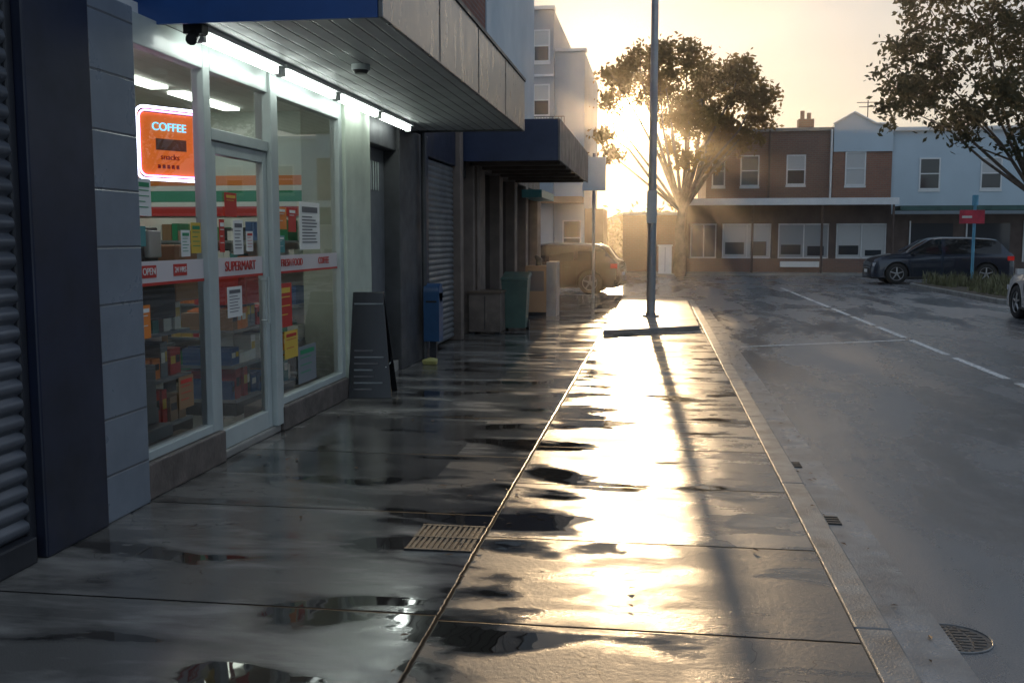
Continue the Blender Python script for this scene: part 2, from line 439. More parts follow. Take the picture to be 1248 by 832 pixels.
for yy in (6.2,7.7,9.2):
    for xx in (-4.3,-5.9): b.box(xx-.08,xx+.08,yy-.6,yy+.6,2.835,2.858,m_panel)
b.build('ceiling_lights',st)
b=B(); rnd=random.Random(3)
def gondola(x0,x1,y0,y1,levels,top,face='x'):
    b.box(x0,x1,y0,y1,.05,.16,m_blk)
    if face=='x': b.box((x0+x1)/2-.015,(x0+x1)/2+.015,y0,y1,.16,top,m_wp)
    else: b.box(x0,x1,y1-.03,y1,.16,top,m_wp)
    for z in levels:
        b.box(x0,x1,y0,y1-.031 if face!='x' else y1,z,z+.025,m_gry)
        if face=='x':
            y=y0+.02
            while y<y1-.1:
                wd=rnd.uniform(.05,.13); h=rnd.uniform(.08,.26); m=rnd.choice(prods); k=rnd.randint(1,3)
                for q in range(k):
                    if y+wd>y1: break
                    d_=rnd.uniform(0,.05); fullx=x1-.02-d_
                    b.box((x0+x1)/2+.02,fullx,y,y+wd*.93,z+.025,z+.025+h,m)
                    if h>.14: b.box(fullx,fullx+.002,y+wd*.1,y+wd*.8,z+.03+h*.4,z+.03+h*.7,rnd.choice([m_wp,m_yel,m_blk]))
                    b.box(x0+.02,(x0+x1)/2-.02,y,y+wd*.93,z+.025,z+.025+h*rnd.uniform(.8,1.1),m); y+=wd
        else:
            x=x0+.02
            while x<x1-.1:
                wd=rnd.uniform(.05,.13); h=rnd.uniform(.08,.22); m=rnd.choice(prods)
                for q in range(rnd.randint(1,3)):
                    if x+wd>x1: break
                    b.box(x,x+wd*.93,y0+.02,y1-.05,z+.025,z+.025+h,m); x+=wd
gondola(-4.05,-3.55,5.7,7.2,(.16,.5,.84),1.1)
gondola(-4.0,-3.5,7.9,9.3,(.16,.45,.75),.95)
gondola(-5.3,-4.7,5.9,9.2,(.16,.5,.85,1.2),1.5)
gondola(-7.1,-3.6,9.7,10.05,(.16,.5,.85,1.2,1.5),1.76,'y')
b.build('shelving',st)
b=B()
b.box(-3.75,-3.2,5.6,6.3,1.02,1.30,m_blk); b.box(-3.7,-3.25,5.75,5.98,1.302,1.56,m_wp); b.box(-3.24,-3.22,5.78,5.95,1.33,1.50,m_blk)
b.box(-3.7,-3.3,6.05,6.28,1.302,1.62,m_blk); b.box(-3.298,-3.26,6.08,6.25,1.42,1.60,m_alu); b.cyl(-3.28,6.16,1.302,1.38,.04,m_wp,12)
b.box(-3.8,-3.35,6.6,7.1,1.1,1.5,m_brn); b.box(-3.9,-3.5,8.0,8.5,.98,1.25,m_red)
b.box(-3.75,-3.25,5.62,6.3,.06,.3,m_gry); b.box(-3.7,-3.28,5.65,5.95,.3,.85,m_red); b.box(-3.7,-3.35,6.0,6.28,.3,.7,m_gry)
b.build('coffee_counter',st,.01)
m_band=MS('band_film',(.66,.60,.60),.4)
b=B()
def band(y0,y1): 
    b.box(-3.027,-3.022,y0,y1,1.27,1.41,m_band); b.box(-3.0215,-3.020,y0,y1,1.262,1.28,m_red)
band(5.452,6.358); band(6.547,7.373); band(7.602,9.198)
for yc in (5.62,6.02): b.box(-3.0215,-3.019,yc-.09,yc+.09,1.31,1.385,m_red)
def notice(y0,y1,z0,z1,m=m_wp,lines=6,mt=m_tx,x=-3.024):
    b.box(x,x+.003,y0,y1,z0,z1,m)
    w_=y1-y0;h=z1-z0
    if lines:
        b.box(x+.004,x+.005,y0+w_*.12,y1-w_*.12,z1-h*.22,z1-h*.1,mt)
        for i in range(lines):
            zz=z1-h*(.3+.6*i/lines); b.box(x+.004,x+.005,y0+w_*.12,y1-w_*rnd.uniform(.12,.4),zz-h*.025,zz,mt)
notice(5.50,5.68,1.68,1.90,m_wp,4,m_green); notice(5.5,5.6,1.5,1.62,m_teal,0)
notice(6.19,6.33,1.45,1.65,m_yel,4,m_green); notice(6.05,6.17,1.43,1.60,m_wp,5,m_green)
notice(6.72,6.92,1.70,1.87,m_red,1,m_yel); notice(6.85,7.02,1.43,1.68,m_wp,6); notice(7.08,7.2,1.45,1.6,m_wp,4,m_red)
notice(6.62,6.7,1.45,1.68,m_red,3,m_wp); notice(6.72,6.97,.98,1.2,m_wp,6)
notice(7.95,8.12,1.6,1.8,m_red,1,m_wp); notice(8.2,8.72,1.45,1.86,m_wp,9); notice(7.65,7.9,1.62,1.8,m_orange,2,m_wp); notice(7.66,7.85,1.43,1.57,m_teal,2,m_wp)
notice(7.66,7.98,.82,1.18,m_red,3,m_yel); notice(7.8,8.1,.55,.78,m_yel,2,m_red); notice(8.1,8.55,.3,.62,m_gry,3,m_green)
notice(5.5,5.62,.95,1.15,m_orange,2,m_wp); notice(5.95,6.15,.45,.66,m_brn,3,m_red)
b.build('window_notices',st)
rt=(R(90),0,R(90))
text('OPEN',.06,(-3.0175,5.62,1.347),rt,m_wp,st); text('24 HRS',.05,(-3.0175,6.02,1.347),rt,m_wp,st)
text('SUPERMART',.10,(-3.017,6.96,1.345),rt,m_red,st); text('FRESH FOOD',.085,(-3.017,8.0,1.345),rt,m_red,st); text('COFFEE',.085,(-3.017,8.8,1.345),rt,m_red,st)
sg=E('neon_sign',(-3.245,6.40,2.17),0); 
ang=math.atan2(.40,.23); sg.rotation_euler=(0,0,ang)
m_os=ME('orange_sign_face',(1.,.20,.02),.5,(.6,.2,.05)); m_neon=ME('neon_tube',(1.,.25,.75),6.); m_neonw=ME('neon_tube_white',(.75,.75,1.),6.); m_cy=ME('cyan_neon',(.1,.6,1.),2.)
b=B(); b.box(-.24,.24,-.02,.02,-.20,.20,m_os)
def rr(wd,h,r,yy=-.03):
    pts=[]
    for cx,cz,a0 in ((wd-r,h-r,0),(-wd+r,h-r,90),(-wd+r,-h+r,180),(wd-r,-h+r,270)):
        for i in range(6):
            a=R(a0+i*18); pts.append((cx+r*math.cos(a),yy,cz+r*math.sin(a)))
    pts.append(pts[0]); return pts
b.tube(rr(.275,.235,.06),.009,m_neonw,8,False); b.tube(rr(.252,.212,.05),.006,m_neon,8,False)
for i in range(5): b.box(-.12+i*.035,-.10+i*.035,-.026,-.022,-.16,-.135,m_red)
b.box(-.13,.1,-.026,-.022,-.04,.035,m_brn); b.tube([(.16,-.026,-.13),(.162,-.028,-.13)],.03,m_red,12)
b.build('lightbox',sg)
text('COFFEE',.075,(-.03,-.03,.11),(R(90),0,0),m_cy,sg,ext=.003); text('snacks',.055,(-.03,-.03,-.085),(R(90),0,0),m_red,sg,ext=.003)
b=B()
b.box(-3.6,-1.62,5.78,12.0,2.862,3.38,m_dark)
b.build('canopy_core',st)
b=B(); b.box(-3.42,-1.64,5.80,11.98,2.842,2.860,m_soff); b.build('canopy_soffit',st)
b=B(); b.box(-1.62,-1.59,5.76,12.02,2.82,3.40,m_fasc); b.box(-3.4,-1.622,12.002,12.02,2.82,3.40,m_dark); b.build('canopy_fascia',st,.004)
b=B()
for yy in (7.3,8.9,10.5): b.box(-1.589,-1.586,yy-.006,yy+.006,2.83,3.39,m_dark)
b.box(-1.64,-1.575,5.75,12.03,3.40,3.43,m_dark); b.build('fascia_joints_and_capping',st)
b=B(); b.box(-3.6,-1.622,5.755,5.778,2.82,3.42,m_blue); b.build('canopy_end_fascia',st)
b=B(); 
for i in range(4):
    y0=5.95+i*1.33
    b.box(-2.87,-2.75,y0,y0+1.27,2.81,2.841,m_white)
    b.tube([(-2.81,y0+.05,2.785),(-2.81,y0+1.22,2.785)],.034,m_tube,12)
    b.box(-2.84,-2.78,y0,y0+.045,2.75,2.812,m_white); b.box(-2.84,-2.78,y0+1.225,y0+1.27,2.75,2.812,m_white)
b.build('fluorescent_lights',st)
b=B(); b.cyl(-2.22,7.4,2.80,2.841,.07,m_alu,20); b.cyl(-2.22,7.4,2.775,2.80,.045,m_blk,20,.06)
b.box(-2.86,-2.74,5.84,5.93,2.78,2.841,m_blk)
b.tube([(-2.8,5.86,2.77),(-2.78,5.78,2.73)],.035,m_blk,10)
b.build('smoke_detector_and_camera',st)
b=B(); b.box(-9,-3.05,4.9,12.0,3.40,7.2,Mbrick('dark_red_brick',(.14,.05,.04),(.10,.04,.035),(.12,.11,.1))); b.box(-9,-7.42,4.9,12,0,3.38,m_dark); b.build('upper_storey',st)

ns=E('shuttered_shop')
m_shut=M('roller_shutter_dark',(.10,.11,.13),.35,metal=.3,var=.25,vscale=2)
m_shut2=M('roller_shutter_grey',(.15,.16,.17),.4,metal=.3,var=.2,vscale=2)
b=B(); b.box(-3.5,-2.91,4.34,4.895,0,7,m_navy); b.box(-3.5,-2.96,4.28,4.338,0,7,m_dark)
b.box(-3.5,-2.92,-4,4.278,0,.13,m_dark); b.box(-3.5,-2.95,-4,4.278,3.0,7,m_navy); b.box(-9,-3.502,-4,4.895,0,7,m_dark)
b.build('pillars_and_sill',ns,.01)
b=B(); shutter(b,-2.985,-4,4.278,.13,3.0,.085,m_shut,.03); b.build('roller_shutter',ns)

m_cdk=M('charcoal_render',(.06,.062,.068),.5,var=.25,grime=.4)
m_brwn=M('brown_render',(.18,.14,.115),.6,var=.2,grime=.5)
m_door=M('grey_door',(.14,.15,.165),.4,var=.1,grime=.4)
s2=E('brick_shop_building')
m_redbr=Mbrick('red_brick',(.22,.07,.05),(.16,.055,.04),(.2,.18,.16))
b=B()
b.box(-3.4,-2.98,10.122,10.24,0,2.84,m_cdk); b.box(-3.4,-2.96,11.36,12.70,0,2.84,m_cdk); b.box(-3.4,-3.0,10.242,11.358,2.55,2.84,m_cdk)
b.box(-2.958,-2.93,12.55,12.70,0,2.84,m_navy)
b.box(-3.4,-2.93,14.82,15.05,0,3.4,m_brwn); b.box(-3.4,-3.0,12.702,14.818,2.62,3.4,m_navy)
b.box(-3.4,-2.93,15.9,16.3,0,2.9,m_brwn); b.box(-3.4,-3.05,15.052,15.898,2.5,2.9,m_cdk)
b.build('ground_floor_walls',s2,.01)
b=B(); b.box(-3.2,-3.15,10.242,11.358,.12,2.548,m_door); b.box(-3.3,-3.0,10.242,11.358,0,.118,m_conc)
b.box(-3.15,-3.145,10.45,11.15,2.08,2.4,m_dark)
for i in range(7): b.box(-3.145,-3.135,10.47+i*.1,10.50+i*.1,2.08,2.4,m_alu)
b.box(-3.149,-3.12,10.32,10.36,1.0,1.15,m_alu)
b.box(-3.2,-3.14,15.052,15.898,0,2.498,m_dark)
b.build('doors',s2,.006)
b=B(); shutter(b,-3.06,12.702,14.818,.05,2.62,.08,m_shut2); b.build('roller_shutter',s2)
b=B(); b.box(-9,-3.02,12.002,17.6,3.402,8,m_redbr); b.box(-9,-3.402,10.302,17.6,0,3.4,m_dark); b.box(-3.4,-2.97,12.002,17.6,7.8,8.1,m_conc); b.build('upper_storey',s2)
b=B(); b.tube([(-2.9,12.3,3.3),(-2.9,12.3,2.85),(-2.9,12.3,.0)],.035,m_cdk,8); b.tube([(-2.9,16.1,0),(-2.9,16.1,2.7)],.035,m_brwn,8); b.build('downpipes',s2)

s3=E('pale_blue_building')
m_pblue=M('pale_blue_render',(.38,.46,.52),.6,var=.06,vscale=.8)
b=B()
for y0,y1 in ((16.302,17.0),(18.6,19.0),(20.6,21.0),(22.4,22.8),(24.6,25.3)):
    b.box(-3.4,-2.93,y0,y1,0,2.7,m_brwn)
b.box(-3.4,-2.96,16.302,25.3,2.702,3.3,m_brwn)
b.build('shopfront_pillars',s3,.01)
m_wdark=Mglass('dark_glass',(.12,.12,.12),1.3)
b=B(); b.box(-3.3,-3.25,17.002,24.6,.4,2.7,m_blk); b.box(-3.3,-3.05,17.002,24.6,0,.4,m_brwn)
for y0,y1 in ((17.002,18.6),(19.0,20.6),(21.0,22.4),(22.8,24.6)):
    b.poly([(-3.12,y0,.4),(-3.12,y1,.4),(-3.12,y1,2.7),(-3.12,y0,2.7)],m_wdark)
b.build('shop_windows',s3)
b=B(); b.box(-9,-3.0,17.602,24.4,3.302,11,m_pblue); b.box(-9,-3.402,17.602,25.3,0,3.3,m_brwn)
b.build('upper_storey',s3)
m_cafa=M('dark_blue_fascia',(.03,.042,.085),.4,var=.2); m_cabr=M('brown_soffit',(.12,.085,.06),.5,var=.2); m_cagrey=M('grey_brown_fascia',(.15,.14,.14),.45,metal=.3,var=.2)
b=B(); b.box(-3.0,-1.52,15.42,21.68,2.78,3.32,m_dark); b.build('canopy_core',s3)
b=B(); b.box(-3.0,-1.53,15.45,21.65,2.755,2.778,m_cabr)
for i in range(6): b.box(-3.0,-1.54,15.9+i*1.0,15.97+i*1.0,2.70,2.754,m_cabr)
b.build('canopy_soffit',s3)
b=B(); b.box(-3.0,-1.522,15.39,15.418,2.73,3.36,m_cafa); b.box(-1.518,-1.49,15.39,21.72,2.73,3.36,m_cagrey); b.build('canopy_fascia',s3,.004)
b=B(); b.box(-3.0,-2.55,22.2,24.8,2.45,2.62,m_teal); b.build('green_awning',s3)

def window(b,xc,z0,z1,wd,y,mf,mg,mc=None,dep=.12):
    x0,x1=xc-wd/2,xc+wd/2
    f=.06
    b.box(x0-.02,x1+.02,y-.02,y+.02,z0-.10,z0-.001,mf)
    b.box(x0,x0+f,y-.03,y+.03,z0,z1,mf); b.box(x1-f,x1,y-.03,y+.03,z0,z1,mf)
    b.box(x0+f,x1-f,y-.03,y+.03,z1-f,z1,mf); b.box(x0+f,x1-f,y-.03,y+.03,z0,z0+f,mf); b.box(x0+f,x1-f,y-.025,y+.025,(z0+z1)/2-.025,(z0+z1)/2+.025,mf)
    b.box(x0+f,x1-f,y-.005,y+.01,z0+f,(z0+z1)/2-.026,mg); b.box(x0+f,x1-f,y-.005,y+.01,(z0+z1)/2+.026,z1-f,mc or mg)
m_pane=MS('window_pane',(.03,.04,.05),.06)
m_curt=MS('curtain_pane',(.50,.51,.50),.3); m_curt2=MS('blind_pane',(.30,.32,.33),.3)
m_grend=M('grey_render',(.34,.37,.40),.7,var=.08,vscale=.6); m_tan=M('tan_render',(.38,.24,.14),.7,var=.15,vscale=.8)
fb=E('apartment_building')
b=B(); b.box(-16,-4.35,42.0,52,0,10.9,m_grend); b.box(-4.35,-3.1,42.6,52,0,9.3,m_pblue); b.box(-3.1,-2.3,43.2,46.5,0,2.8,m_tan)
b.box(-4.5,-3.1,41.2,42.59,3.0,3.25,m_tan); b.box(-16,-4.36,41.4,41.99,3.0,3.2,m_tan)
b.build('walls',fb)
b=B(); b.box(-16.1,-4.3,41.9,42.4,10.9,11.05,m_white); b.box(-4.35,-3.02,42.5,43,9.3,9.42,m_white)
for z in (4.2,6.6,8.8): window(b,-4.85,z,z+1.3,.7,41.99,m_white,m_pane,m_curt); window(b,-6.2,z,z+1.3,.9,41.99,m_white,m_pane)
b.box(-16,-4.36,41.95,41.99,8.2,8.3,m_white)
window(b,-3.6,.8,2.3,.8,42.58,m_white,m_pane); b.build('windows_and_trim',fb)
b=B(); 
for i in range(14): b.tube([(-5.4+i*.12,41.4,5.6),(-5.4+i*.12,41.4,6.5)],.012,m_dark,5)
b.tube([(-5.4,41.4,6.5),(-3.84,41.4,6.5)],.02,m_dark,6); b.box(-5.4,-3.84,41.35,41.99,5.45,5.6,m_white); b.build('balcony',fb)

m_br1=Mbrick('brown_brick',(.25,.13,.09),(.20,.11,.08),(.22,.2,.18)); m_br2=Mbrick('orange_brick',(.31,.135,.08),(.24,.11,.07),(.22,.2,.18))
m_gf=M('dark_brown_shopfront',(.08,.052,.042),.6,var=.25); m_pb2=M('pale_blue_wall',(.46,.56,.62),.6,var=.06,vscale=.6)
fr_=E('brick_terrace')
b=B(); b.box(2.2,7.8,47.2,57,0,6.35,m_br1); b.box(2.1,7.8,47.1,47.5,6.35,6.5,m_conc)
b.box(7.8,10.35,47.1,57,0,6.0,m_br2)
b.faces([(7.8,47.02,5.4),(10.35,47.02,5.4),(10.35,47.02,6.55),(9.55,47.02,6.6),(8.65,47.02,7.1),(7.8,47.02,6.6),(7.8,47.6,5.4),(10.35,47.6,5.4),(10.35,47.6,6.55),(9.55,47.6,6.6),(8.65,47.6,7.1),(7.8,47.6,6.6)],
 [(0,1,2,3,4,5),(11,10,9,8,7,6),(0,6,7,1),(1,7,8,2),(2,8,9,3),(3,9,10,4),(4,10,11,5),(5,11,6,0)],m_pb2)
b.box(-1.6,2.2,47.3,55,0,2.75,m_br1)
b.build('walls',fr_)
b=B(); b.tube([(7.75,46.98,6.62),(8.65,46.98,7.14),(9.6,46.98,6.62),(10.4,46.98,6.6)],.05,m_white,6)
b.box(6.5,7.2,49,49.6,6.5,7.1,m_br2); b.cyl(6.7,49.3,7.1,7.5,.1,m_br2,10); b.cyl(7.0,49.3,7.1,7.4,.1,m_br2,10)
b.tube([(9.6,49,6.2),(9.6,49,7.9)],.025,m_dark,6); b.tube([(9.1,49,7.8),(10.1,49,7.8)],.02,m_dark,6); b.tube([(9.2,49,7.6),(10.0,49,7.6)],.02,m_dark,6)
b.tube([(5.0,47.1,6.4),(5.0,47.1,3.3)],.05,m_gf,6); b.tube([(7.7,47.0,6.4),(7.7,47.0,3.3)],.05,m_white,6)
b.build('roof_trim',fr_)
b=B()
window(b,4.15,3.9,5.3,.85,47.19,m_white,m_pane,m_pane); window(b,6.2,3.95,5.3,.85,47.19,m_white,m_pane,m_curt); window(b,8.78,3.9,5.4,.9,47.09,m_white,m_curt,m_curt)
window(b,2.75,3.9,5.3,.6,47.19,m_white,m_pane)
b.build('upper_windows',fr_)
b=B()
b.box(1.3,10.35,46.9,47.09,.0,.62,m_br1); b.box(1.3,10.35,46.9,47.09,2.2,3.05,m_gf)
for x0,x1 in ((1.3,1.5),(2.7,2.95),(5.15,5.45),(7.7,8.0),(10.2,10.35)): b.box(x0,x1,46.88,47.09,.62,2.2,m_gf)
for x0,x1 in ((1.5,2.7),(2.95,5.15),(5.45,7.7),(8.0,10.2)):
    b.box(x0+.05,x1-.05,46.99,47.02,.66,2.16,m_pane if x0<2 else (m_curt2 if x0<6 and x0>5 else m_curt))
    for xx in (x0+.02,(x0+x1)/2,x1-.06): b.box(xx,xx+.05,46.94,46.985,.64,2.18,m_white)
    b.box(x0,x1,46.94,46.985,.62,.68,m_white); b.box(x0,x1,46.94,46.985,2.14,2.2,m_white)
    if x0>2:
        b.box(x0+.15,(x0+x1)/2-.1,46.97,46.988,.8,1.3+.1*math.sin(x0*3),m_pane); b.box((x0+x1)/2+.2,x1-.2,46.97,46.988,.75,1.2+.2*math.cos(x0*2),m_pane)
b.build('shopfronts',fr_)
b=B(); b.box(1.2,10.4,45.7,46.88,3.05,3.13,m_gf); b.box(1.2,10.4,45.62,45.7,3.0,3.3,m_white); b.box(-1.6,1.2,46.4,47.2,2.6,2.72,m_white)
for x in (1.3,4.2,7.2,10.2): b.tube([(x,45.75,0),(x,45.75,3.05)],.05,m_gf,8)
b.box(5.5,7.2,46.2,46.35,.25,.5,m_wp); b.build('verandah',fr_)
pb=E('pale_blue_shop')
b=B(); b.box(10.352,19,47.2,57,0,6.3,m_pb2); b.box(10.352,26,46.9,47.19,0,2.6,m_gf); b.box(19,34,47.4,57,0,5.2,m_br2)
b.build('walls',pb)
b=B(); b.box(10.5,20,45.8,46.9,2.75,2.95,M('green_awning',(.03,.09,.08),.6)); b.box(10.3,19,47.0,47.19,6.3,6.45,m_white)
window(b,12.0,3.7,5.1,.9,47.19,m_white,m_pane); window(b,14.6,3.7,5.1,.9,47.19,m_white,m_pane,m_curt)
for x in (11.2,13.6,16): b.box(x,x+1.8,46.85,46.88,.7,2.2,m_pane); b.box(x-.05,x,46.8,46.89,.5,2.3,m_white)
b.build('openings_and_awning',pb)
slab('pavement',[(-60,45.3),(60,45.3),(60,58),(-60,58)],-.3,0.,m_conc,.02)
bd=E('distant_houses'); b=B(); rn=random.Random(2)
for i in range(12):
    x=-60+i*11; h=rn.uniform(2.5,4)
    if -9<x<6: h=2.6
    b.box(x,x+10,80,88,0,h,rn.choice([m_br1,m_grend,m_tan]))
    b.faces([(x-.3,80,h),(x+10.3,80,h),(x+10.3,88,h),(x-.3,88,h),(x+2,84,h+1.0),(x+8,84,h+1.0)],[(0,1,5,4),(2,3,4,5),(1,2,5),(3,0,4)],m_gf)
b.build('houses',bd)

rs=E('shop_row'); b=B()
for i in range(5):
    y0=-20+i*9; h=[5.5,4.5,6.5,5,4.5][i]
    b.box(14,22,y0,y0+8.98,0,h,[m_br1,m_grend,m_br2,m_tan,m_br1][i]); b.box(12.5,14,y0+.1,y0+8.8,2.9,3.2,m_white)
    for k in range(3): b.box(13.97,13.999,y0+.6+k*2.8,y0+2.9+k*2.8,.6,2.5,m_pane); b.box(13.97,13.999,y0+1+k*2.8,y0+2.2+k*2.8,3.6,4.3,m_pane)
b.build('shops',rs)
slab('pavement',[(9.6,-20),(14,-20),(14,27),(9.6,27)],-.3,0,m_conc,.02)

ti=E('traffic_island')
pts=[(9.9,25.6),(12.8,25.6),(13.2,35.6)]+[(9.6,36.2)]+arc(9.3,35.3,.8,95,180,6)+[(8.5,27.0)]+arc(9.3,26.6,.8,180,250,5)
slab('kerb',pts,-.3,.03,m_kerb,.03,ti)
cxm=sum(p[0] for p in pts)/len(pts); cym=sum(p[1] for p in pts)/len(pts)
slab('soil',[(cxm+(x-cxm)*.9,cym+(y-cym)*.95) for x,y in pts],-.2,.036,M('soil',(.07,.055,.035),.9,var=.4,vscale=12,bump=.02,bscale=20),0,ti)

m_grs=M('grass_blades',(.15,.15,.07),.6,var=.5,vscale=4)
b=B(); rg=random.Random(5)
for i in range(330):
    x=rg.uniform(8.9,12.6); y=rg.uniform(26.3,35.4); hh=rg.uniform(.12,.48)
    for k in range(15):
        a=rg.uniform(0,6.28); l=hh*rg.uniform(.6,1.1); le=rg.uniform(.1,.5)*l; px=x+rg.gauss(0,.06);py=y+rg.gauss(0,.06)
        tip=(px+math.cos(a)*le,py+math.sin(a)*le,.03+l); md=(px+math.cos(a)*le*.3,py+math.sin(a)*le*.3,.03+l*.6)
        dx,dy=-math.sin(a)*.012,math.cos(a)*.012
        b.faces([(px-dx,py-dy,.03),(px+dx,py+dy,.03),(md[0]+dx,md[1]+dy,md[2]),(md[0]-dx,md[1]-dy,md[2]),tip],[(0,1,2,3),(3,2,4)],m_grs)
b.build('grass')

# ------------------------------------------------------------------ TREES
def leafmat(name,c1,c2,trans,tr1,tr2):
    t=NT(name); p=t.pos(); n=t.mr(t.noise(p,2.2,2,.7),.3,.7)
    c=t.mix(n,c1,c2)
    d=t.n('ShaderNodeBsdfDiffuse'); t.setin(d.inputs[0],c)
    tr=t.n('ShaderNodeBsdfTranslucent'); t.setin(tr.inputs[0],t.mix(n,tr1,tr2))
    mx=t.n('ShaderNodeMixShader'); mx.inputs[0].default_value=trans
    t.l(d.outputs[0],mx.inputs[1]); t.l(tr.outputs[0],mx.inputs[2]); t.l(mx.outputs[0],t.out.inputs[0]); return t.m
m_bark=M('bark',(.13,.10,.08),.85,var=.4,vscale=5)
def tree(name,base,fork,trunk_r,blobs,leaf,dens,sig,ml,seed,lean=(0,0)):
    rn=random.Random(seed); T=E(name,base)
    b=B()
    fk=Vector(fork)
    b.tube([(0,0,-.15),(fk.x*.25+.04,fk.y*.3,fk.z*.35),(fk.x*.7-.05,fk.y*.7,fk.z*.7),tuple(fk)],[trunk_r*1.35,trunk_r,trunk_r*.85,trunk_r*.7],m_bark,12)
    lv=[];lf=[]
    for (x,y,z,r) in blobs:
        c=Vector((x,y,z))
        d=c-fk; m1=fk+d*.35+Vector((rn.uniform(-.25,.25),rn.uniform(-.25,.25),rn.uniform(-.1,.35))); m2=fk+d*.7+Vector((rn.uniform(-.25,.25),rn.uniform(-.25,.25),rn.uniform(-.1,.3)))
        k=trunk_r*rn.uniform(.25,.45)
        b.tube([fk-Vector((0,0,.15)),m1,m2,c],[k*1.2,k*.8,k*.45,k*.2],m_bark,7)
        ncl=max(5,int(dens*r*r))
        for j in range(ncl):
            dv=Vector((rn.gauss(0,1),rn.gauss(0,1),rn.gauss(0,.8))).normalized()*r*(rn.random()**.45)*rn.uniform(.75,1.25)
            cc=c+dv
            if j%3==0: b.tube([c,c+dv*.5+Vector((0,0,rn.uniform(-.1,.1))),cc],[k*.2,k*.13,k*.06],m_bark,4)
            s_=sig*rn.uniform(.6,1.3)
            for q in range(int(rn.uniform(28,60))):
                pz=cc+Vector((rn.gauss(0,s_),rn.gauss(0,s_),rn.gauss(0,s_*.75)))
                a=Vector((rn.gauss(0,1),rn.gauss(0,1),rn.gauss(-.5,.8))).normalized()
                u=a.cross(Vector((rn.gauss(0,1),rn.gauss(0,1),rn.gauss(0,1)))).normalized()
                L=leaf*rn.uniform(.7,1.3); W=L*.24
                n=len(lv); lv+=[pz-a*L*.5,pz+u*W,pz+a*L*.5,pz-u*W]; lf.append((n,n+1,n+2,n+3))
    b.build('trunk_and_limbs',T)
    me=bpy.data.meshes.new('foliage'); me.from_pydata([tuple(v) for v in lv],[],lf); me.materials.append(ml); me.update()
    o=bpy.data.objects.new('foliage',me); scene.collection.objects.link(o); o.parent=T
    return T
ml1=leafmat('eucalypt_leaves',(.075,.060,.028),(.13,.10,.045),.55,(.24,.16,.05),(.42,.27,.08)); ml2=leafmat('broad_leaves',(.035,.040,.026),(.07,.072,.042),.3,(.07,.07,.03),(.14,.13,.05))
rb=random.Random(11)
bl=[(-1.8,8.7,1.15),(.2,9.0,1.15),(1.9,8.4,1.2),(3.1,7.5,.95),(.9,7.5,1.25),(-.9,7.8,.9),(-2.75,8.2,.75),(-3.3,7.4,.5),(3.3,6.7,.75),(1.95,6.4,1.0),(.35,6.3,.8),(-3.2,6.0,.5),(-3.1,5.2,.4),(1.4,5.3,.65),(2.7,5.8,.7),(.25,4.9,.55),(-.4,7.0,.65),(-.6,5.6,.4),(2.5,8.7,.6),(-.9,9.2,.7)]
tree('eucalyptus_tree',(.95,44.3,0),(.1,0,2.8),.24,[(x,rb.uniform(-1.3,1.3),z,r) for x,z,r in bl],.25,23,.23,ml1,1)
bl2=[(-3.3,0,7.0,1.0),(-3.9,-.5,5.2,.8),(-2.6,.5,5.9,1.2),(-1.2,-.8,5.2,1.2),(0,.8,6.6,1.5),(1.5,0,5.3,1.5),(-1.4,.3,7.6,1.3),(.8,-.8,8.2,1.5),(2.8,.6,6.8,1.5),(-.3,-.8,4.1,.8),(1.2,.6,3.9,.9),(-2.2,-.4,4.6,.7),(-3.2,.4,8.4,.8),(2.8,-1,4.3,1.0),(-4.1,.3,6.2,.5),(-2.4,.5,9.0,1.0)]
tree('street_tree',(10.6,30.3,.03),(.0,.0,2.8),.13,bl2,.19,23,.2,ml2,2)
T=E('distant_trees'); lv=[];lf=[]
rn=random.Random(9)
for i in range(60):
    cx=rn.uniform(-40,60); cy=rn.uniform(66,76); 
    hmax=3.2 if -9<cx<3 else 7
    cz=rn.uniform(1,hmax)
    for q in range(260):
        pz=Vector((cx+rn.gauss(0,1.5),cy+rn.gauss(0,1.),cz+rn.gauss(0,.7)))
        if -9<pz.x<3 and pz.z>4: continue
        a=Vector((rn.gauss(0,1),rn.gauss(0,1),rn.gauss(0,1))).normalized(); u=a.orthogonal().normalized(); n=len(lv)
        lv+=[pz-a*.25,pz+u*.1,pz+a*.25,pz-u*.1]; lf.append((n,n+1,n+2,n+3))
me=bpy.data.meshes.new('foliage'); me.from_pydata([tuple(v) for v in lv],[],lf); me.materials.append(ml1); me.update()
o=bpy.data.objects.new('foliage',me); scene.collection.objects.link(o); o.parent=T

# ------------------------------------------------------------------ thin scattering volume, added over the junction for a warm bloom around the sun
t=NT('bloom_haze'); vs_=t.n('ShaderNodeVolumeScatter'); vs_.inputs['Color'].default_value=(1,.92,.82,1); vs_.inputs['Density'].default_value=.0024; vs_.inputs['Anisotropy'].default_value=.86
t.l(vs_.outputs[0],t.out.inputs['Volume'])
b=B(); b.box(-30,35,14,60,-.9,14,t.m); b.build('bloom_haze')

